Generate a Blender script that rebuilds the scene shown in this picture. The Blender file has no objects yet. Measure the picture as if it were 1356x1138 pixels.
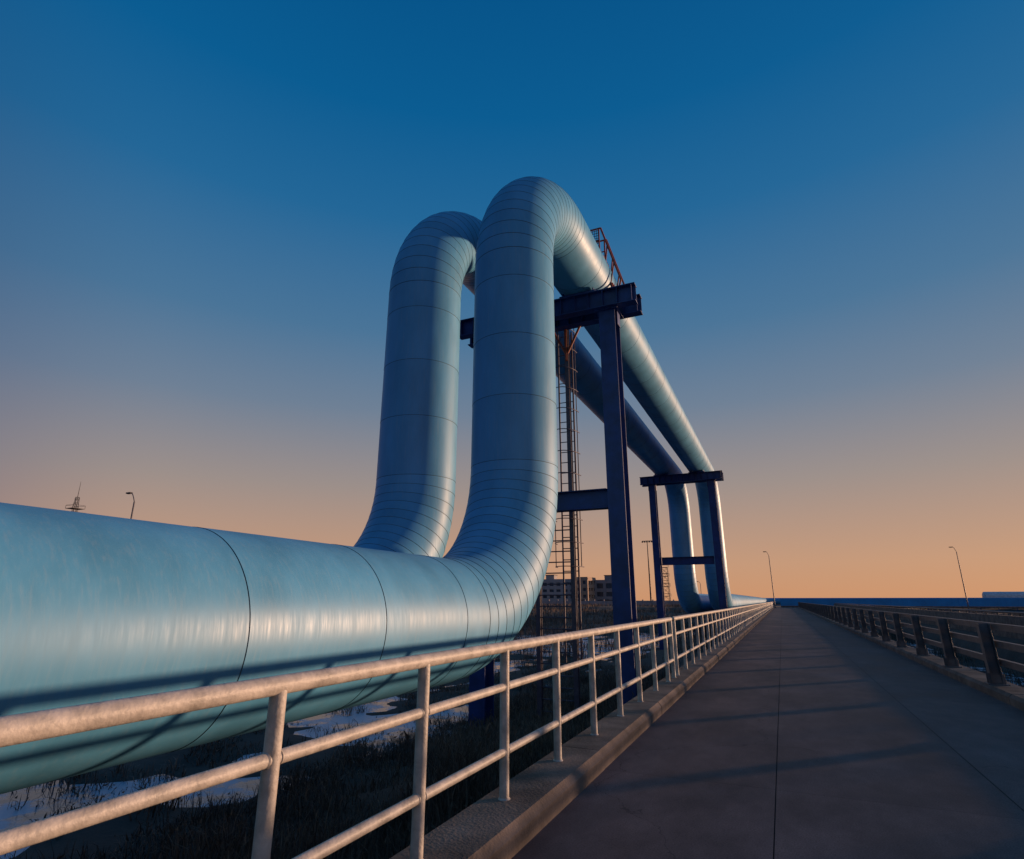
import bpy, math, random
from mathutils import Vector, noise, Matrix
random.seed(7)
C = bpy.context
scene = C.scene
R = 0.8            # pipe radius
CZ = 1.55          # camera height above the road
def U(x, y, z):    # pipe-radius units relative to eye height -> metres
    return Vector((x*R, y*R, CZ + z*R))

# ------------------------------------------------------------ mesh builder
class MB:
    def __init__(s):
        s.v=[]; s.f=[]; s.m=[]; s.sm=[]; s.a=[]
    def face(s, idx, m=0, sm=False, a=0.5):
        s.f.append(idx); s.m.append(m); s.sm.append(sm); s.a.append(a)
    def box(s, c, size, m=0, rot=None):
        c=Vector(c); hx,hy,hz=[q/2 for q in size]; b=len(s.v)
        for x,y,z in ((-hx,-hy,-hz),(hx,-hy,-hz),(hx,hy,-hz),(-hx,hy,-hz),(-hx,-hy,hz),(hx,-hy,hz),(hx,hy,hz),(-hx,hy,hz)):
            p=Vector((x,y,z))
            if rot is not None: p=rot@p
            s.v.append(c+p)
        a=random.random()
        for q in ((0,3,2,1),(4,5,6,7),(0,1,5,4),(1,2,6,5),(2,3,7,6),(3,0,4,7)):
            s.face([b+i for i in q],m,False,a)
    def frame(s,t):
        t=t.normalized()
        ref=Vector((0,0,1)) if abs(t.z)<0.9 else Vector((1,0,0))
        a=t.cross(ref).normalized(); b=a.cross(t).normalized()
        return a,b
    def tube(s, p0, p1, r, r1=None, n=12, m=0, caps=True):
        p0=Vector(p0); p1=Vector(p1); r1=r if r1 is None else r1
        a,b=s.frame(p1-p0); k=len(s.v)
        for p,rr in ((p0,r),(p1,r1)):
            for i in range(n):
                t=2*math.pi*i/n
                s.v.append(p+a*(rr*math.cos(t))+b*(rr*math.sin(t)))
        ra=random.random()
        for i in range(n):
            j=(i+1)%n
            s.face([k+i,k+n+i,k+n+j,k+j],m,True,ra)
        if caps:
            k2=len(s.v)
            for q in range(2*n): s.v.append(s.v[k+q].copy())
            s.face([k2+i for i in range(n)],m,False,ra)
            s.face([k2+n+i for i in range(n-1,-1,-1)],m,False,ra)
    def path(s, pts, r, n=10, m=0):
        pts=[Vector(p) for p in pts]
        k=len(s.v); N=len(pts); prev=None
        for i,p in enumerate(pts):
            t=(pts[min(i+1,N-1)]-pts[max(i-1,0)]).normalized()
            if prev is None: a,b=s.frame(t)
            else:
                a=(prev-t*prev.dot(t)).normalized(); b=a.cross(t)
            prev=a
            rr=r[i] if isinstance(r,(list,tuple)) else r
            for j in range(n):
                th=2*math.pi*j/n
                s.v.append(p+a*(rr*math.cos(th))+b*(rr*math.sin(th)))
        for i in range(N-1):
            for j in range(n):
                j2=(j+1)%n
                s.face([k+i*n+j,k+(i+1)*n+j,k+(i+1)*n+j2,k+i*n+j2],m,True,.5)
        s.face([k+j for j in range(n)],m); s.face([k+(N-1)*n+j for j in range(n-1,-1,-1)],m)
    def ibeam(s,p0,p1,w,h,t=0.03,up=Vector((0,0,1)),m=0):
        """w = flange width, h = depth measured along 'up'"""
        p0=Vector(p0);p1=Vector(p1);d=(p1-p0);L=d.length;d.normalize()
        up=(up-d*up.dot(d)).normalized(); sd=d.cross(up)
        rot=Matrix((sd,d,up)).transposed(); c=(p0+p1)/2
        s.box(c+up*(h/2-t/2),(w,L,t),m,rot); s.box(c-up*(h/2-t/2),(w,L,t),m,rot)
        s.box(c,(t*0.8,L,h-2*t),m,rot)
    def sphere(s,c,r,m=0,n=10,sz=(1,1,1)):
        k=len(s.v); c=Vector(c)
        for i in range(n+1):
            ph=math.pi*i/n
            for j in range(n*2):
                th=math.pi*j/n
                s.v.append(c+Vector((r*sz[0]*math.sin(ph)*math.cos(th),r*sz[1]*math.sin(ph)*math.sin(th),r*sz[2]*math.cos(ph))))
        for i in range(n):
            for j in range(2*n):
                j2=(j+1)%(2*n)
                s.face([k+i*2*n+j,k+(i+1)*2*n+j,k+(i+1)*2*n+j2,k+i*2*n+j2],m,True)
    def build(s,name,mats,bevel=0):
        me=bpy.data.meshes.new(name)
        me.from_pydata([tuple(p) for p in s.v],[],s.f)
        for mt in mats: me.materials.append(mt)
        me.polygons.foreach_set("material_index",s.m)
        me.polygons.foreach_set("use_smooth",s.sm)
        at=me.attributes.new("panel","FLOAT","FACE"); at.data.foreach_set("value",s.a)
        me.update()
        ob=bpy.data.objects.new(name,me); scene.collection.objects.link(ob)
        if bevel:
            b=ob.modifiers.new("bevel","BEVEL"); b.width=bevel; b.segments=2; b.limit_method='ANGLE'; b.angle_limit=math.radians(50)
        return ob

# ------------------------------------------------------------ materials
def mat(name, col, rough=0.6, metal=0.0, var=0.25, scale=3.0, bump=0.0, bscale=30.0, col2=None, spec=0.5, stretch=(1,1,1), panel=0.0, coat=0.0):
    m=bpy.data.materials.new(name); m.use_nodes=True
    nt=m.node_tree; nd=nt.nodes; lk=nt.links
    b=nd["Principled BSDF"]
    b.inputs["Roughness"].default_value=rough; b.inputs["Metallic"].default_value=metal
    b.inputs["Specular IOR Level"].default_value=spec
    b.inputs["Coat Weight"].default_value=coat
    tc=nd.new("ShaderNodeTexCoord"); mp=nd.new("ShaderNodeMapping"); mp.inputs["Scale"].default_value=stretch
    lk.new(tc.outputs["Object"],mp.inputs[0])
    n=nd.new("ShaderNodeTexNoise"); n.inputs["Scale"].default_value=scale; n.inputs["Detail"].default_value=8; n.inputs["Roughness"].default_value=0.6
    lk.new(mp.outputs[0],n.inputs["Vector"])
    r=nd.new("ShaderNodeValToRGB"); r.color_ramp.elements[0].position=0.32; r.color_ramp.elements[1].position=0.68
    c2=col2 if col2 else tuple(c*(1-var) for c in col)
    c1=tuple(min(1,c*(1+var*0.4)) for c in col)
    r.color_ramp.elements[0].color=(*c2,1); r.color_ramp.elements[1].color=(*c1,1)
    lk.new(n.outputs["Fac"],r.inputs[0])
    out=r.outputs[0]
    if panel:
        at=nd.new("ShaderNodeAttribute"); at.attribute_name="panel"
        ma=nd.new("ShaderNodeMath"); ma.operation='MULTIPLY_ADD'; ma.inputs[1].default_value=panel; ma.inputs[2].default_value=1-panel/2
        lk.new(at.outputs["Fac"],ma.inputs[0])
        mx=nd.new("ShaderNodeVectorMath"); mx.operation='SCALE'; lk.new(out,mx.inputs[0]); lk.new(ma.outputs[0],mx.inputs[3]); out=mx.outputs[0]
    lk.new(out,b.inputs["Base Color"])
    mr=nd.new("ShaderNodeMapRange"); mr.inputs["To Min"].default_value=max(0,rough-0.1); mr.inputs["To Max"].default_value=min(1,rough+0.12)
    lk.new(n.outputs["Fac"],mr.inputs["Value"]); lk.new(mr.outputs[0],b.inputs["Roughness"])
    if bump:
        n2=nd.new("ShaderNodeTexNoise"); n2.inputs["Scale"].default_value=bscale; n2.inputs["Detail"].default_value=6
        lk.new(mp.outputs[0],n2.inputs["Vector"])
        bp=nd.new("ShaderNodeBump"); bp.inputs["Strength"].default_value=bump; bp.inputs["Distance"].default_value=0.02
        lk.new(n2.outputs["Fac"],bp.inputs["Height"]); lk.new(bp.outputs[0],b.inputs["Normal"])
    return m

M_pipe = mat("pipe_cladding",(0.105,0.365,0.60),0.45,0.0,0.20,1.6,0.07,3.0,stretch=(1,1,0.35),panel=0.12,spec=0.48)
def add_streaks(m):
    nt=m.node_tree; nd=nt.nodes; lk=nt.links; b=nd["Principled BSDF"]
    tc=nd.new("ShaderNodeTexCoord"); mp=nd.new("ShaderNodeMapping"); mp.inputs["Scale"].default_value=(9,18,0.9); lk.new(tc.outputs["Object"],mp.inputs[0])
    n=nd.new("ShaderNodeTexNoise"); n.inputs["Scale"].default_value=2.0; n.inputs["Detail"].default_value=5; n.inputs["Roughness"].default_value=0.7; lk.new(mp.outputs[0],n.inputs["Vector"])
    r=nd.new("ShaderNodeMapRange"); r.inputs["From Min"].default_value=0.35; r.inputs["From Max"].default_value=0.7; r.inputs["To Min"].default_value=-0.06; r.inputs["To Max"].default_value=0.08; lk.new(n.outputs["Fac"],r.inputs["Value"])
    src=b.inputs["Roughness"].links[0].from_socket
    ad=nd.new("ShaderNodeMath"); ad.operation='ADD'; lk.new(src,ad.inputs[0]); lk.new(r.outputs[0],ad.inputs[1]); lk.new(ad.outputs[0],b.inputs["Roughness"])
    r2=nd.new("ShaderNodeMapRange"); r2.inputs["From Min"].default_value=0.50; r2.inputs["From Max"].default_value=0.75; r2.inputs["To Min"].default_value=0.0; r2.inputs["To Max"].default_value=0.20; lk.new(n.outputs["Fac"],r2.inputs["Value"])
    mx=nd.new("ShaderNodeMix"); mx.data_type='RGBA'; c=b.inputs["Base Color"].links[0].from_socket
    lk.new(r2.outputs[0],mx.inputs[0]); lk.new(c,mx.inputs[6]); mx.inputs[7].default_value=(0.34,0.42,0.46,1); lk.new(mx.outputs[2],b.inputs["Base Color"])
add_streaks(M_pipe)
M_seam = mat("pipe_seam",(0.07,0.13,0.17),0.6)
M_navy = mat("navy_steel",(0.012,0.045,0.20),0.5,0.0,0.4,2.5,0.05,40)
M_orange= mat("orange_steel",(0.36,0.075,0.035),0.55,0,0.4,6)
M_ladder= mat("ladder_steel",(0.11,0.09,0.125),0.5,0.1,0.4,6)
M_rail = mat("railing_paint",(0.53,0.48,0.43),0.5,0.0,0.42,9.0,0.18,60)
M_galv = mat("galvanised_steel",(0.15,0.145,0.15),0.55,0.2,0.35,5.0,0.05,40)
M_kerb = mat("kerb_concrete",(0.21,0.16,0.13),0.88,0,0.6,2.2,0.4,45)
M_pole = mat("pole_steel",(0.16,0.15,0.16),0.5,0.3,0.2,2)
M_dark = mat("dark_steel",(0.05,0.05,0.06),0.5,0.3,0.2,2)

# ------------------------------------------------------------ pipes
def pipe(name, xc, ybot, ytop, sx):
    """expansion loop; path in units of R. list of (centre,tangent,ref)"""
    zc=-0.304; zt=11.35; B=3.2
    X=Vector((1,0,0)); Z=Vector((0,0,1))
    st=[]
    def line(p0,p1,step,ref,first=False,off=0):
        p0=Vector(p0);p1=Vector(p1);L=(p1-p0).length;t=(p1-p0)/L
        d=off if first else step
        if first: st.append((p0,t,ref))
        while d<L-0.3*step:
            st.append((p0+t*d,t,ref)); d+=step
        st.append((p1,t,ref))
    def arc(c,a,b,n,ref):
        for i in range(1,n+1):
            th=math.pi/2*i/n
            st.append((c+a*math.cos(th)+b*math.sin(th),(-a*math.sin(th)+b*math.cos(th)).normalized(),ref))
    Y=Vector((0,1,0))
    line((xc,-14,zc),(xc,ybot-B,zc),2.0,X,True,1.9)
    arc(Vector((xc,ybot-B,zc+B)),-Z*B,Y*B,16,X)
    line((xc,ybot,zc+B),(xc,ybot,zt-B),1.5,X)
    arc(Vector((xc,ybot+B,zt-B)),-Y*B,Z*B,16,X)
    line((xc,ybot+B,zt),(xc,ytop-B,zt),2.0,X)
    arc(Vector((xc,ytop-B,zt-B)),Z*B,Y*B,12,X)
    line((xc,ytop,zt-B),(xc,ytop,zc+B),1.5,X)
    arc(Vector((xc,ytop+B,zc+B)),-Y*B,-Z*B,12,X)
    ye=205+sx
    line((xc,ytop+B,zc),(xc,ye-B,zc),4.0,X)
    arc(Vector((xc+B,ye-B,zc)),-X*B,Y*B,10,Z)
    line((xc+B,ye,zc),(330,ye,zc),8.0,Z)
    mb=MB(); n=96
    def ring(c,t,ref,r):
        a=(ref-t*ref.dot(t)).normalized(); b=a.cross(t)
        k=len(mb.v); P=U(*c)
        for i in range(n):
            th=2*math.pi*i/n
            mb.v.append(P+a*(r*math.cos(th))+b*(r*math.sin(th)))
        return k
    def band(k0,k1,m,a):
        for i in range(n):
            j=(i+1)%n
            mb.face([k0+i,k1+i,k1+j,k0+j],m,True,a)
    for q in range(len(st)-1):
        (c0,t0,r0),(c1,t1,r1)=st[q],st[q+1]
        ref=r1
        L=(c1-c0).length*R
        if L<0.02: continue
        lip=min(0.035,L*0.15)/L; sw=(0.008 if L>0.5 else 0.009)/L
        a=random.random()
        A=ring(c0,t0,ref,R-0.001); Bk=ring(c0.lerp(c1,sw),t0.lerp(t1,sw),ref,R-0.001); band(A,Bk,1,a)
        B2=ring(c0.lerp(c1,sw),t0.lerp(t1,sw),ref,R+0.004); band(Bk,B2,1,a)
        B3=ring(c0.lerp(c1,sw),t0.lerp(t1,sw),ref,R+0.004)
        C2=ring(c0.lerp(c1,sw+lip),t0.lerp(t1,sw+lip),ref,R+0.003)
        D=ring(c1,t1,ref,R+0.0005); band(B3,C2,0,a); 
        C3=ring(c0.lerp(c1,sw+lip),t0.lerp(t1,sw+lip),ref,R+0.003); band(C3,D,0,a)
    return mb.build(name,[M_pipe,M_seam])
pipe("pipeline",-5.29,11.85,57.8,0)
pipe("pipeline",-8.20,12.2,58.2,3.0)

# ------------------------------------------------------------ support frames
def frame(y, xcol, ground=-1.9):
    mb=MB(); w=0.69*R
    for x in (xcol,-9.1):
        top=U(x,y,9.53); bot=Vector((x*R,y*R,ground))
        mb.ibeam(bot,top,w*0.8,w,0.03,up=Vector((0,1,0)))
        mb.box((x*R,y*R,-1.72),(0.9,0.9,0.5),1)
        mb.box(top+Vector((0,0,0.012)),(w*1.15,w*1.3,0.024))
        for s_ in (-1,1):
            mb.box(top+Vector((s_*w*0.46,0,-0.2)),(0.02,w*0.55,0.38))
    for dy in (-0.42,0.42):
        mb.ibeam(U(-10.05,y+dy,9.9),U(-3.27,y+dy,9.9),0.36*R,0.66*R,0.025)
        for i in range(14):
            x=-9.9+i*0.5
            mb.box(U(x,y+dy,9.9),(0.014,0.34*R,0.66*R-0.052))
    mb.ibeam(U(-8.75,y,3.1),U(xcol-0.35,y,3.1),0.4*R,0.62*R,0.025)
    for x in (-5.3,-8.2):
        for dx in (-0.55,0.55):
            mb.box(U(x+dx,y,10.36),(0.03,0.9*R,0.2*R))
        mb.box(U(x,y,10.28),(1.3*R,1.1*R,0.05))
    return mb.build("pipe_support_frame",[M_navy,M_kerb],0.004)
frame(17.8,-4.33); frame(49.7,-4.25)

def sleeper(x,y):
    mb=MB()
    zb=CZ-1.304*R
    mb.box((x*R,y*R,zb-0.09),(0.9,0.35,0.06)); 
    for dx in (-0.3,0.3): mb.ibeam((x*R+dx,y*R,-1.9),(x*R+dx,y*R,zb-0.12),0.16,0.16,0.014,up=Vector((0,1,0)))
    mb.box((x*R,y*R,-0.4),(0.5,0.08,0.1))
    for dx in (-0.36,0.36): mb.box((x*R+dx,y*R,zb+0.0),(0.03,0.3,0.12))
    return mb.build("pipe_pedestal",[M_navy],0.003)
for y in (66,78,92,108,126,146,168,190): 
    sleeper(-5.29,y); sleeper(-8.20,y)
sleeper(-5.29,-6); sleeper(-8.20,-6)

# ------------------------------------------------------------ caged ladder
mb=MB(); yl=18.9*R
xs=(-6.62*R,-6.08*R)
zt=CZ+9.7*R
for x in xs: mb.box((x,yl,(zt+0.0)/2),(0.045,0.025,zt),0)
z=0.2
while z<zt:
    mb.tube((xs[0],yl,z),(xs[1],yl,z),0.013,n=8); z+=0.3
z=2.4
xm=(xs[0]+xs[1])/2
while z<zt+0.6:
    pts=[]
    for i in range(13):
        th=math.pi*(i/12)
        pts.append((xm+0.37*math.cos(th)*1.0,yl-0.02-0.62*math.sin(th),z))
    mb.path(pts,0.012,n=6,m=0)
    z+=0.62
for i in (1,6,11):
    th=math.pi*(i/12)
    x=xm+0.37*math.cos(th); y=yl-0.02-0.62*math.sin(th)
    mb.box((x,y,(2.4+zt+0.5)/2),(0.024,0.01,zt+0.5-2.4),0)
mb.ibeam((-6.12*R,18.45*R,-1.8),(-6.12*R,18.45*R,zt),0.12,0.12,0.012,up=Vector((0,1,0)))
mb.ibeam((-7.35*R,18.45*R,-1.8),(-7.35*R,18.45*R,CZ+1.3*R),0.12,0.12,0.012,up=Vector((0,1,0)))
z=-1.4
while z<CZ+1.2*R+1.0:
    mb.tube((-7.35*R,18.45*R,z),(-6.12*R,18.45*R,z),0.016,n=8); z+=0.28
mb.tube((-6.12*R,18.4*R,zt-0.9),(-5.55*R,18.3*R,zt-0.1),0.035,n=8,m=1)
mb.tube((-6.12*R,18.4*R,zt-0.9),(-6.6*R,18.3*R,zt-0.1),0.035,n=8,m=1)
mb.tube((-6.12*R,18.35*R,zt-1.1),(-6.12*R,18.35*R,zt-0.05),0.035,n=8,m=1)
mb.build("caged_ladder",[M_ladder,M_orange])

# ------------------------------------------------------------ orange crossover over the pipes
mb=MB()
for y in (18.3,19.1):
    a=U(-4.15,y,10.3); b=U(-4.68,y,12.5); c=U(-9.1,y,12.5)
    mb.tube(a,b,0.035,n=8); mb.box((b+c)/2,((c-b).length,0.05,0.1))
    a2=U(-3.95,y,11.1); b2=U(-4.6,y,13.45); c2=U(-9.1,y,13.45)
    mb.tube(a2,b2,0.028,n=8); mb.tube(b2,c2,0.026,n=8)
    mb.tube(a,a2,0.028,n=8)
    for i in range(6):
        p=b.lerp(c,i/5.0); mb.tube(p,p+Vector((0,0,0.76)),0.024,n=8)
    mb.tube((b+Vector((0,0,0.36))),(c+Vector((0,0,0.36))),0.018,n=8)
    for i in (1,2): 
        p=a.lerp(b,i/3); q=a2.lerp(b2,i/3); mb.tube(p,q,0.022,n=8)
for i in range(1,9):
    p=U(-4.15,18.3,10.3).lerp(U(-4.68,18.3,12.5),i/9); mb.box(p+Vector((0,0.4*R,0)),(0.12,0.8*R,0.025))
b=U(-4.68,18.7,12.55); c=U(-9.1,18.7,12.55)
for i in range(60):
    p=b.lerp(c,i/59); mb.box(p,(0.012,0.78*R,0.03),1)
for i in range(9):
    mb.tube(U(-4.68-0.08*i,18.3,12.6),U(-4.68-0.08*i,18.3,13.4),0.008,n=6,m=1)
for i in range(8):
    mb.tube(U(-4.68,18.3,12.6+i*0.11),U(-5.36,18.3,12.6+i*0.11),0.008,n=6,m=1)
mb.build("pipe_crossover_stair",[M_orange,M_dark])

# ------------------------------------------------------------ left railing (tubular)
KT=0.16
mb=MB()
xr=-2.02
zs=[(1.20,0.040),(0.915,0.029),(0.47,0.029)]
def post(y,h=1.20):
    mb.tube((xr,y,KT-0.02),(xr,y,h-0.01),0.036,n=20)
    mb.tube((xr,y,KT),(xr,y,KT+0.012),0.047,0.038,n=20)     # weld bead at the foot
    for z_,r_ in zs[1:]:
        for s_ in (-1,1):
            mb.tube((xr,y+s_*0.034,z_),(xr,y+s_*0.041,z_),r_+0.004,r_+0.0005,n=16)
Y0=-3.715
segs=[(Y0,11.85),(12.25,60.0),(60.4,150.0)]
for a,b in segs:
    k=int(round((b-a)/1.15)); 
    ys=[a+(b-a)*i/k for i in range(k+1)]
    if a==Y0: ys=[Y0+1.15*i for i in range(14)]; ys=[q for q in ys if q<11.3]+[11.85]
    for q in ys: post(q)
    for z_,r_ in zs:
        nn=24 if r_>0.035 else 16
        mb.tube((xr,a-0.03,z_),(xr,b+0.03,z_),r_,n=nn)
    for q in (a-0.03,b+0.03): mb.sphere((xr,q,zs[0][0]),zs[0][1],n=8)
mb.build("metal_railing",[M_rail])

# ------------------------------------------------------------ right guardrail
def guard(x0,y0,y1,zb,name,step=3.0,ph=0.0):
    mb=MB(); y=y0+ph
    while y<y1:
        mb.ibeam((x0,y,zb),(x0-0.02,y,zb+1.0),0.16,0.17,0.014,up=Vector((1,0,0)))
        mb.box((x0,y,zb+0.01),(0.3,0.26,0.02))
        for s_ in (-1,1):
            mb.box((x0,y+s_*0.05,zb+0.1),(0.24,0.012,0.16))
        y+=step
    for z_ in (0.95,0.66,0.36):
        mb.box((x0+0.14,(y0+y1)/2,zb+z_),(0.07,y1-y0,0.11))
    return mb.build(name,[M_galv],0.004)
guard(3.2,-4.8,150,KT,"guardrail",3.0,0.0)
# second barrier, made solid to shade the deck, with a low steel top rail
mb=MB(); y=-6.0
while y<152:
    k=len(mb.v); prof=[(10.35,-1.6),(10.95,-1.6),(10.80,0.78),(10.50,0.78)]
    for yy in (y+0.01,y+3.99):
        for p in prof: mb.v.append(Vector((p[0],yy,p[1])))
    for i in range(4):
        j=(i+1)%4; mb.face([k+i,k+j,k+4+j,k+4+i],0)
    mb.face([k+3,k+2,k+1,k]); mb.face([k+4,k+5,k+6,k+7])
    for q in (1.0,3.0): mb.box((10.65,y+q,0.85),(0.08,0.08,0.15),1)
    y+=4.0
mb.tube((10.65,-6,0.95),(10.65,152,0.95),0.05,n=12,m=1)
mb.build("shading_parapet",[M_kerb,M_galv],0.01)

# ------------------------------------------------------------ kerbs
def kerb(xa,xb,inner,name):
    mb=MB(); y=-6.0
    while y<150:
        L=3.0; g=0.008
        if inner>0: prof=[(xa,-0.55),(xb,-0.55),(xb,KT-0.05),(xb-0.045,KT),(xa+0.02,KT+0.002),(xa,KT-0.02)]
        else: prof=[(xa,-0.55),(xb,-0.55),(xb,KT-0.02),(xb-0.02,KT+0.002),(xa+0.045,KT),(xa,KT-0.05)]
        k=len(mb.v); n=len(prof); dz=random.uniform(-0.003,0.003); dx=random.uniform(-0.004,0.004)
        for yy in (y+g,y+L): 
            for p in prof: mb.v.append(Vector((p[0]+dx,yy,p[1]+dz)))
        for i in range(n):
            j=(i+1)%n; mb.face([k+i,k+j,k+n+j,k+n+i],0,False,random.random())
        mb.face([k+i for i in range(n-1,-1,-1)]); mb.face([k+n+i for i in range(n)])
        y+=L
    return mb.build(name,[M_kerb])
kerb(-2.2,-1.74,1,"kerb"); kerb(3.02,3.5,-1,"kerb")

# ------------------------------------------------------------ road
def road_mat():
    m=bpy.data.materials.new("road_concrete"); m.use_nodes=True; nt=m.node_tree; nd=nt.nodes; lk=nt.links
    b=nd["Principled BSDF"]; b.inputs["Specular IOR Level"].default_value=0.25
    tc=nd.new("ShaderNodeTexCoord")
    n1=nd.new("ShaderNodeTexNoise"); n1.inputs["Scale"].default_value=0.7; n1.inputs["Detail"].default_value=10; n1.inputs["Roughness"].default_value=0.72
    mp=nd.new("ShaderNodeMapping"); mp.inputs["Scale"].default_value=(1,0.55,1); lk.new(tc.outputs["Object"],mp.inputs[0]); lk.new(mp.outputs[0],n1.inputs["Vector"])
    r=nd.new("ShaderNodeValToRGB"); e=r.color_ramp.elements; e[0].position=0.34; e[0].color=(0.088,0.053,0.047,1); e[1].position=0.66; e[1].color=(0.270,0.180,0.160,1)
    lk.new(n1.outputs["Fac"],r.inputs[0])
    n2=nd.new("ShaderNodeTexNoise"); n2.inputs["Scale"].default_value=90; n2.inputs["Detail"].default_value=5; lk.new(tc.outputs["Object"],n2.inputs["Vector"])
    r2=nd.new("ShaderNodeValToRGB"); e=r2.color_ramp.elements; e[0].position=0.3; e[0].color=(0.62,0.62,0.62,1); e[1].position=0.7; e[1].color=(1.2,1.2,1.2,1); lk.new(n2.outputs["Fac"],r2.inputs[0])
    mx=nd.new("ShaderNodeMix"); mx.data_type='RGBA'; mx.blend_type='MULTIPLY'; mx.inputs[0].default_value=1
    lk.new(r.outputs[0],mx.inputs[6]); lk.new(r2.outputs[0],mx.inputs[7])
    # hairline cracks: voronoi cell borders, distorted
    dn=nd.new("ShaderNodeTexNoise"); dn.inputs["Scale"].default_value=1.8; dn.inputs["Detail"].default_value=6; lk.new(tc.outputs["Object"],dn.inputs["Vector"])
    dm=nd.new("ShaderNodeVectorMath"); dm.operation='MULTIPLY_ADD'; dm.inputs[1].default_value=(0.7,0.7,0.7); lk.new(dn.outputs["Color"],dm.inputs[0]); lk.new(tc.outputs["Object"],dm.inputs[2])
    vo=nd.new("ShaderNodeTexVoronoi"); vo.feature='DISTANCE_TO_EDGE'; vo.inputs["Scale"].default_value=0.22; lk.new(dm.outputs[0],vo.inputs["Vector"])
    cr_=nd.new("ShaderNodeMapRange"); cr_.inputs["From Min"].default_value=0.0; cr_.inputs["From Max"].default_value=0.0016; cr_.inputs["To Min"].default_value=0.55; cr_.inputs["To Max"].default_value=1.0; lk.new(vo.outputs["Distance"],cr_.inputs["Value"])
    sc0=nd.new("ShaderNodeVectorMath"); sc0.operation='SCALE'; lk.new(mx.outputs[2],sc0.inputs[0]); lk.new(cr_.outputs[0],sc0.inputs[3])
    at=nd.new("ShaderNodeAttribute"); at.attribute_name="panel"
    ma=nd.new("ShaderNodeMath"); ma.operation='MULTIPLY_ADD'; ma.inputs[1].default_value=0.20; ma.inputs[2].default_value=0.90; lk.new(at.outputs["Fac"],ma.inputs[0])
    sc=nd.new("ShaderNodeVectorMath"); sc.operation='SCALE'; lk.new(sc0.outputs[0],sc.inputs[0]); lk.new(ma.outputs[0],sc.inputs[3])
    lk.new(sc.outputs[0],b.inputs["Base Color"])
    mr=nd.new("ShaderNodeMapRange"); mr.inputs["From Min"].default_value=0.3; mr.inputs["From Max"].default_value=0.7; mr.inputs["To Min"].default_value=0.6; mr.inputs["To Max"].default_value=0.95; lk.new(n1.outputs["Fac"],mr.inputs["Value"]); lk.new(mr.outputs[0],b.inputs["Roughness"])
    bp=nd.new("ShaderNodeBump"); bp.inputs["Strength"].default_value=0.2; bp.inputs["Distance"].default_value=0.003; lk.new(n2.outputs["Fac"],bp.inputs["Height"]); lk.new(bp.outputs[0],b.inputs["Normal"])
    return m
M_road=road_mat()
M_joint=mat("joint_filler",(0.02,0.017,0.017),0.9)
mb=MB()
cols=[-1.74,-0.24,1.5,3.02]
y=-6.0
mb.box((0.64,72,-0.30),(4.74,156,0.58),1)
while y<150:
    L=6.0
    for i in range(3):
        g=0.004
        x0=cols[i]+(g if i else 0); x1=cols[i+1]-(g if i<2 else 0)
        a=random.random(); k=len(mb.v)
        for p in ((x0,y+g),(x1,y+g),(x1,y+L),(x0,y+L)): mb.v.append(Vector((p[0],p[1],0)))
        mb.face([k,k+1,k+2,k+3],0,False,a)
    y+=L
mb.build("road",[M_road,M_joint])

# ------------------------------------------------------------ terrain
def fbm(x,y,s):
    return noise.fractal(Vector((x*s,y*s,3.1)),1.0,2.0,4)
def sst(t): t=max(0,min(1,t)); return t*t*(3-2*t)
def hgt(x,y):
    n=fbm(x,y,0.16)*0.30+fbm(x+50,y,0.035)*0.30+fbm(x,y,0.7)*0.16
    far=math.hypot(x,y)
    z=-1.68+n*0.8
    if far>45: z+=min(0.75,(far-45)*0.006)
    if y<158:
        if x<-2.0:
            edge=-7.7+2.4*fbm(y*1.0,7.0,0.3)
            bank=-0.98+(-2.0-x)*-0.09+fbm(x,y,0.8)*0.12
            t=sst((edge-x)/1.3); z=bank*(1-t)+z*t
        elif x>3.4:
            t=max(0,min(1,(x-3.4)/2.5)); z=(-0.75)*(1-t)+z*t
            if 9.5<x<13: z=max(z,-0.42)
        else: z=-0.75
    else:
        t=min(1,(y-158)/6.0); z=z*(1-t)+(-0.25+n*0.15)*t
    if 9.0<x<14 and y<158:
        w=1-abs(x-11.5)/2.5; z=max(z,-1.8+1.5*min(1,w*3))
    return z
N=420
verts=[];faces=[]
kk=6.0;A=15
ax=[A*math.sinh(kk*(2*i/N-1)) for i in range(N+1)]
for j in range(N+1):
    for i in range(N+1):
        x=ax[i]-4;y=ax[j]+8; verts.append((x,y,hgt(x,y)))
for j in range(N):
    for i in range(N):
        a=j*(N+1)+i; faces.append((a,a+1,a+N+2,a+N+1))
me=bpy.data.meshes.new("ground"); me.from_pydata(verts,[],faces)
me.polygons.foreach_set("use_smooth",[True]*len(faces))
M_ground=mat("marsh_soil",(0.095,0.067,0.05),0.95,0,0.5,0.5,0.8,6.0,col2=(0.035,0.027,0.02))
me.materials.append(M_ground)
ob=bpy.data.objects.new("ground",me); scene.collection.objects.link(ob)
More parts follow.
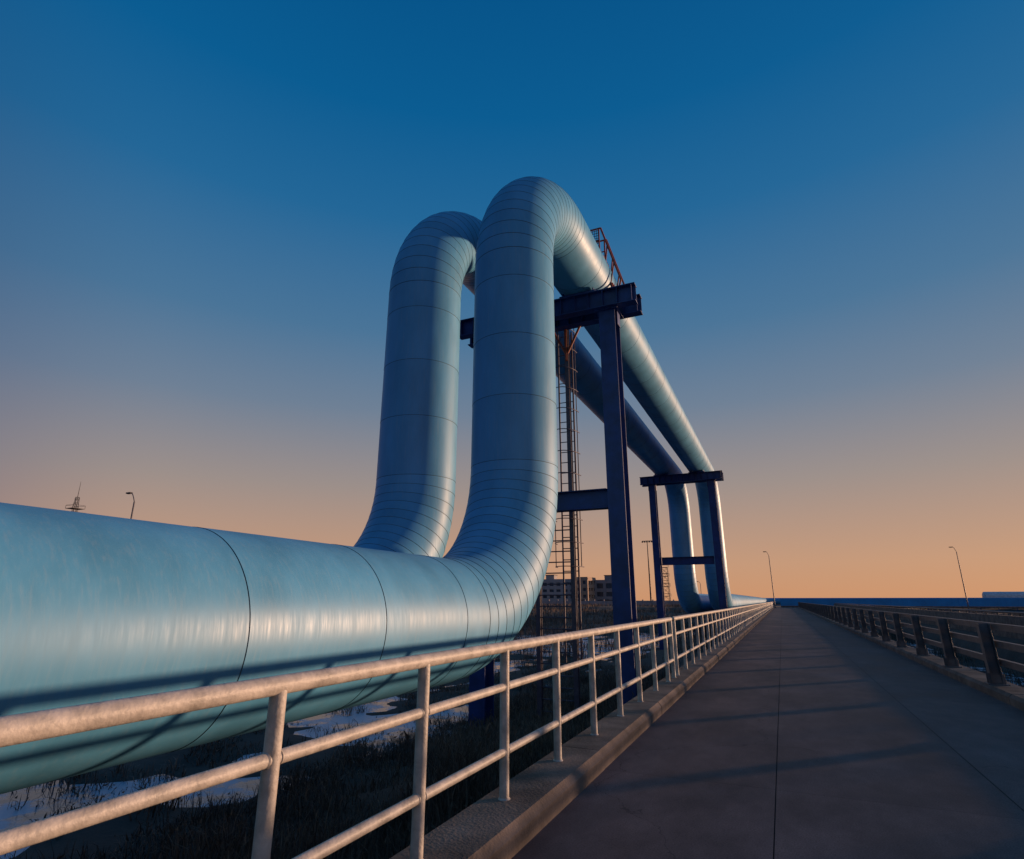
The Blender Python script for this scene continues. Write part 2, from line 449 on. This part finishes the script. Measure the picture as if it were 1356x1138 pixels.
def water_mat():
    m=bpy.data.materials.new("water_with_thin_ice"); m.use_nodes=True; nt=m.node_tree; nd=nt.nodes; lk=nt.links
    b=nd["Principled BSDF"]; b.inputs["IOR"].default_value=1.45
    tc=nd.new("ShaderNodeTexCoord"); n=nd.new("ShaderNodeTexNoise"); n.inputs["Scale"].default_value=2.5; n.inputs["Detail"].default_value=4; lk.new(tc.outputs["Object"],n.inputs["Vector"])
    n3=nd.new("ShaderNodeTexNoise"); n3.inputs["Scale"].default_value=1.1; n3.inputs["Detail"].default_value=9; n3.inputs["Roughness"].default_value=0.65; lk.new(tc.outputs["Object"],n3.inputs["Vector"])
    r=nd.new("ShaderNodeValToRGB"); e=r.color_ramp.elements; e[0].position=0.43; e[0].color=(0.06,0.07,0.09,1); e[1].position=0.54; e[1].color=(0.46,0.52,0.60,1); lk.new(n3.outputs["Fac"],r.inputs[0]); lk.new(r.outputs[0],b.inputs["Base Color"])
    mr=nd.new("ShaderNodeMapRange"); mr.inputs["From Min"].default_value=0.43; mr.inputs["From Max"].default_value=0.54; mr.inputs["To Min"].default_value=0.06; mr.inputs["To Max"].default_value=0.42; lk.new(n3.outputs["Fac"],mr.inputs["Value"]); lk.new(mr.outputs[0],b.inputs["Roughness"])
    bp=nd.new("ShaderNodeBump"); bp.inputs["Strength"].default_value=0.15; bp.inputs["Distance"].default_value=0.03; lk.new(n.outputs["Fac"],bp.inputs["Height"]); lk.new(bp.outputs[0],b.inputs["Normal"])
    return m
me=bpy.data.meshes.new("water"); S=500
me.from_pydata([(-S,-S,-1.62),(S,-S,-1.62),(S,S,-1.62),(-S,S,-1.62)],[],[(0,1,2,3)]); me.materials.append(water_mat())
ob=bpy.data.objects.new("water",me); scene.collection.objects.link(ob)

# ------------------------------------------------------------ reeds
M_reed=mat("dry_reed",(0.20,0.135,0.095),0.9,0,0.5,1.2,col2=(0.07,0.05,0.04),panel=1.2)
mb=MB()
def blade(x,y,h,w,lean,plume=0.08):
    z=hgt(x,y)-0.05
    th=random.uniform(0,math.tau); lx=math.cos(th)*lean; ly=math.sin(th)*lean
    ph=random.uniform(0,math.pi); wx=math.cos(ph)*w; wy=math.sin(ph)*w
    k=len(mb.v)
    mb.v+= [(x-wx,y-wy,z),(x+wx,y+wy,z),(x+lx*.35+wx*.8,y+ly*.35+wy*.8,z+h*.6),(x+lx*.35-wx*.8,y+ly*.35-wy*.8,z+h*.6),(x+lx,y+ly,z+h*(1-.3*lean/h))]
    a=random.random()
    mb.face([k,k+1,k+2,k+3],0,False,a); mb.face([k+3,k+2,k+4],0,False,a)
    if random.random()<plume:
        k=len(mb.v); px,py,pz=x+lx,y+ly,z+h*(1-.3*lean/h); q=w*1.8
        mb.v+=[(px-q,py,pz-h*.03),(px,py-q,pz+h*.05),(px+q,py,pz-h*.01),(px+lx*.15,py+q+ly*.15,pz+h*.11)]
        mb.face([k,k+1,k+3],0,False,a); mb.face([k+1,k+2,k+3],0,False,a)
def scatter(n,x0,x1,y0,y1,h0,h1,w,thr,s,lean=(.05,.6)):
    c=0;t=0
    while c<n and t<n*12:
        t+=1
        x=random.uniform(x0,x1); y=random.uniform(y0,y1)
        if fbm(x*1.0+9,y*1.0,s)<thr: continue
        hh=max(h0*.6,random.uniform(h0,h1)*(0.75+0.7*noise.noise(Vector((x*.8,y*.8,0)))))
        blade(x,y,hh,w*random.uniform(.5,1.4),hh*random.uniform(*lean)); c+=1
scatter(22000,-5.2,-2.45,1.0,22,0.25,0.85,0.006,-0.35,0.6)
scatter(40000,-8.4,-2.45,1.0,24,0.12,0.48,0.007,-0.7,0.6,(.1,1.0))
scatter(8000,-9.0,-4.5,1.0,26,0.3,0.65,0.006,0.0,0.6,(.1,.7))
scatter(22000,-18,-7.3,3,34,0.10,0.45,0.010,0.08,0.7,(.1,1.1))
scatter(15000,-45,-3,32,80,0.5,1.2,0.02,-0.08,0.12)
scatter(15000,-110,-3,75,200,0.6,1.4,0.05,-0.15,0.05)
scatter(12000,4.0,9.3,6,70,0.3,0.8,0.012,0.0,0.30)
scatter(8000,14,70,15,150,0.4,1.0,0.035,0.0,0.08)
mb.build("reeds",[M_reed])

# ------------------------------------------------------------ lamps, masts, towers
def street_lamp(x,y,h,dirx,base=-1.0):
    mb=MB(); s=abs(dirx)
    mb.path([(x,y,base),(x,y,base+1.2),(x,y,h*0.92)],[0.13,0.11,0.07],n=12)
    pts=[]
    for i in range(9):
        t=i/8; pts.append((x+dirx*2.0*t,y,h*0.92+ (h*0.08)*math.sin(t*math.pi*0.5)))
    mb.path(pts,0.045,n=8)
    e=x+dirx*2.0+math.copysign(0.25,dirx)
    mb.box((e,y,h),(0.7,0.28,0.12),1); mb.box((e,y,h-0.08),(0.5,0.2,0.04),1)
    mb.box((x,y,base+0.1),(0.5,0.5,0.2)); 
    mb.build("street_lamp",[M_pole,M_dark],0.01)
street_lamp(-763/902*68,480.6/902*68,CZ+.152*68,-0.4)
street_lamp(-1.6,143,12,-0.25)
street_lamp(33.5,146,12,-0.25)
street_lamp(-20,170,6.5,-0.3)
def lattice(name,x,y,h,wb,wt,base=-1.0,plats=(),extra=None):
    mb=MB(); n=max(6,int(h/ (wb*0.9)))
    def P(i,c):
        t=i/n; w=wb+(wt-wb)*t; sx,sy=((-1,-1),(1,-1),(1,1),(-1,1))[c]
        return Vector((x+sx*w/2,y+sy*w/2,base+h*t))
    th=0.09 if wb>1.5 else 0.07
    for c in range(4): mb.tube(P(0,c),P(n,c),th,th*0.7,n=6)
    for i in range(n):
        for c in range(4):
            d=(c+1)%4
            mb.tube(P(i,c),P(i+1,d),th*.55,n=5); mb.tube(P(i,d),P(i+1,c),th*.55,n=5); mb.tube(P(i+1,c),P(i+1,d),th*.6,n=5)
    for z,w in plats:
        mb.box((x,y,base+z),(w,w,0.15))
        for c in range(4):
            sx,sy=((-1,-1),(1,-1),(1,1),(-1,1))[c]; ex,ey=((-1,-1),(1,-1),(1,1),(-1,1))[(c+1)%4]
            mb.tube((x+sx*w/2,y+sy*w/2,base+z+1.1),(x+ex*w/2,y+ey*w/2,base+z+1.1),0.06,n=5)
            mb.tube((x+sx*w/2,y+sy*w/2,base+z),(x+sx*w/2,y+sy*w/2,base+z+1.1),0.06,n=5)
    if extra: mb.tube((x,y,base+h),(x,y,base+h+extra),0.12,0.05,n=6)
    return mb.build(name,[M_dark])
d=250
lattice("lattice_tower",-828/941*d,447/941*d,37,3.4,0.9,plats=((30.5,5.0),(33,4.0),(28.5,6.0)),extra=5.5)
lattice("flare_tower",-43,248,15.5,3.0,2.6,plats=((4,3.6),(8,3.6),(12,3.4),(15.5,3.2)))
mb=MB(); x,y=-154/791*250,775.6/791*250
mb.tube((x,y,-1),(x,y,25.5),0.35,0.16,n=10); mb.box((x,y,25.3),(4.2,0.5,0.25))
for i in range(-2,3): mb.box((x+i*0.95,y-0.3,24.9),(0.6,0.5,0.45),0)
mb.build("high_mast_light",[M_dark])

# ------------------------------------------------------------ buildings
M_wall=mat("rendered_wall",(0.42,0.38,0.37),0.85,0,0.15,0.3)
M_wall2=mat("tan_wall",(0.42,0.30,0.22),0.85,0,0.15,0.3)
M_wall3=mat("grey_wall",(0.26,0.26,0.29),0.85,0,0.15,0.3)
M_glass=mat("window_glass",(0.04,0.06,0.09),0.15,0,0.2,0.3)
M_roof=mat("roof_felt",(0.12,0.11,0.12),0.9)
def building(name,x0,x1,y0,dep,h,floors,mw,base=-1.0,bay=3.2,hut=None):
    mb=MB(); W=x1-x0; cx=(x0+x1)/2; cy=y0+dep/2
    mb.box((cx,cy,base+h/2),(W-0.5,dep-0.5,h-0.2),1)
    nb=max(2,int(W/bay)); bw=W/nb; fh=h/floors
    for sidey in (y0,y0+dep):
        for i in range(nb+1):
            xx=min(max(x0+i*bw,x0+0.35),x1-0.35); w_=1.3 if 0<i<nb else 0.7
            mb.box((xx,sidey,base+h/2),(w_,0.5,h),0)
        for f in range(floors+1):
            zz=base+f*fh; hh=1.5 if 0<f<floors else 1.0
            mb.box((cx,sidey,zz),(W+0.02,0.54,hh),0)
    nd_=max(2,int(dep/bay)); bd=dep/nd_
    for sx in (x0,x1):
        for i in range(nd_+1):
            mb.box((sx,y0+i*bd,base+h/2),(0.5,1.3,h),0)
        for f in range(floors+1):
            mb.box((sx,cy,base+f*fh),(0.54,dep+0.02,1.5 if 0<f<floors else 1.0),0)
    mb.box((cx,cy,base+h+0.25),(W-0.6,dep-0.6,0.3),2)
    for s_ in (-1,1): mb.box((cx,cy+s_*dep/2,base+h+0.75),(W+0.3,0.3,0.55),0); mb.box((cx+s_*W/2,cy,base+h+0.75),(0.3,dep-0.3,0.55),0)
    if hut: mb.box((cx+hut,cy,base+h+1.7),(4,4,2.6),0); mb.box((cx+hut,cy,base+h+3.1),(4.5,4.5,0.25),2)
    mb.box((cx,y0-0.5,base+1.3),(3,0.6,2.6),1); mb.box((cx,y0-1.0,base+2.8),(4,1.8,0.2),2)
    mb.build(name,[mw,M_glass,M_roof])
building("office_building",-134,-82,250,14,10.6,4,M_wall,hut=12)
building("apartment_block",-81,-75.5,246,12,11.2,4,M_wall2)
building("workshop_building",-75,-66.5,256,12,10.2,3,M_wall3,hut=1)
mb=MB()
for i in range(42):
    x=-150+i*3.6; mb.box((x,215,0.2),(0.45,0.45,3.2)); mb.box((x+1.8,215,0.05),(3.15,0.22,2.6))
mb.build("boundary_wall",[mat("wall_concrete",(0.42,0.34,0.33),0.9,0,0.2,0.6)])
# long blue sheet barrier closing the far end of the road, on the right
mb=MB(); x=-0.5
while x<230:
    mb.box((x+1.55,157.62,0.6),(0.12,0.12,2.4),1)
    for k in range(6): 
        mb.box((x+0.26+k*0.517,157.5+(0.02 if k%2 else -0.02),1.15),(0.516,0.04,1.7),0)
    mb.box((x+1.55,157.5,0.08),(3.1,0.14,0.42),2)
    x+=3.1
mb.build("blue_barrier_fence",[mat("blue_sheet_steel",(0.015,0.30,0.66),0.55,0,0.2,0.4),M_navy,M_kerb])
mb=MB(); P0=Vector((43,172,2.3)); P1=Vector((70,172,2.3))
mb.tube(P0,P1,1.15,n=40); mb.sphere(P0,1.15,n=14,sz=(0.35,1,1))
for x in (46,52,58,64): mb.box((x,172,0.3),(0.5,1.6,1.9)); mb.tube((x,172,2.3),(x+0.15,172,2.3),1.18,n=40)
mb.build("horizontal_storage_tank",[mat("white_tank",(0.72,0.70,0.70),0.5)])

# ------------------------------------------------------------ sky and sun
SUN_AZ=math.radians(45); SUN_EL=math.radians(3.45)
w=bpy.data.worlds.new("World"); scene.world=w; w.use_nodes=True
nt=w.node_tree; nd=nt.nodes; lk=nt.links
bg=nd["Background"]
sky=nd.new("ShaderNodeTexSky"); sky.sky_type='NISHITA'; sky.sun_disc=False; sky.sun_elevation=SUN_EL; sky.sun_rotation=SUN_AZ
tc=nd.new("ShaderNodeTexCoord"); sp=nd.new("ShaderNodeSeparateXYZ"); lk.new(tc.outputs["Generated"],sp.inputs[0])
asn=nd.new("ShaderNodeMath"); asn.operation='ARCSINE'; lk.new(sp.outputs[2],asn.inputs[0])
dv=nd.new("ShaderNodeMath"); dv.operation='DIVIDE'; dv.inputs[1].default_value=math.pi/2; lk.new(asn.outputs[0],dv.inputs[0])
def lin(c): 
    return tuple(((q/255)/12.92 if q/255<0.04045 else ((q/255+0.055)/1.055)**2.4) for q in c)
def ramp(stops):
    rp=nd.new("ShaderNodeValToRGB"); cr=rp.color_ramp
    while len(cr.elements)<len(stops): cr.elements.new(0.5)
    for e,(a,c) in zip(cr.elements,stops): e.position=a/90; e.color=(*lin(c),1)
    lk.new(dv.outputs[0],rp.inputs[0]); return rp
day=ramp([(0,(210,153,114)),(3.2,(202,156,126)),(10.5,(161,147,142)),(18,(114,132,154)),(25.5,(76,120,157)),(36,(34,106,157)),(45,(4,95,151)),(54,(0,86,142)),(90,(0,58,112))])
# anti-solar side of a dusk sky: blue earth-shadow band under a darker vault
anti=ramp([(0,(60,80,112)),(5,(72,88,124)),(12,(76,94,132)),(22,(44,84,130)),(36,(10,70,122)),(60,(0,58,110)),(90,(0,58,110))])
dotn=nd.new("ShaderNodeVectorMath"); dotn.operation='DOT_PRODUCT'; lk.new(tc.outputs["Generated"],dotn.inputs[0])
az2=math.radians(52)
dotn.inputs[1].default_value=(-math.sin(az2),-math.cos(az2),0)
am=nd.new("ShaderNodeMapRange"); am.interpolation_type='SMOOTHSTEP'; am.inputs["From Min"].default_value=0.30; am.inputs["From Max"].default_value=0.78; lk.new(dotn.outputs["Value"],am.inputs["Value"])
ma_=nd.new("ShaderNodeMix"); ma_.data_type='RGBA'; lk.new(am.outputs[0],ma_.inputs[0]); lk.new(day.outputs[0],ma_.inputs[6]); lk.new(anti.outputs[0],ma_.inputs[7])
sc=nd.new("ShaderNodeVectorMath"); sc.operation='SCALE'; sc.inputs[3].default_value=0.10; lk.new(sky.outputs[0],sc.inputs[0])
mx=nd.new("ShaderNodeMix"); mx.data_type='RGBA'; mx.inputs[0].default_value=0.06
lk.new(ma_.outputs[2],mx.inputs[6]); lk.new(sc.outputs[0],mx.inputs[7])
lk.new(mx.outputs[2],bg.inputs[0]); bg.inputs[1].default_value=0.97

sl=bpy.data.lights.new("sun","SUN"); sl.energy=4.4; sl.angle=math.radians(1.6); sl.color=(1.0,0.61,0.38)
so=bpy.data.objects.new("sun",sl); scene.collection.objects.link(so)
sv=Vector((math.sin(SUN_AZ)*math.cos(SUN_EL),math.cos(SUN_AZ)*math.cos(SUN_EL),math.sin(SUN_EL)))
so.rotation_mode='QUATERNION'; so.rotation_quaternion=sv.to_track_quat('Z','Y')
so.location=(30,20,10)

# ------------------------------------------------------------ camera
cam=bpy.data.cameras.new("camera"); co=bpy.data.objects.new("camera",cam); scene.collection.objects.link(co)
cam.sensor_width=36; cam.lens=760/1356*36; cam.clip_end=8000; cam.clip_start=0.05
co.location=(0,0,CZ); co.rotation_euler=(math.radians(90+16.57),0,math.radians(24.3))
scene.camera=co
scene.view_settings.view_transform='Standard'; scene.view_settings.look='None'; scene.view_settings.exposure=0
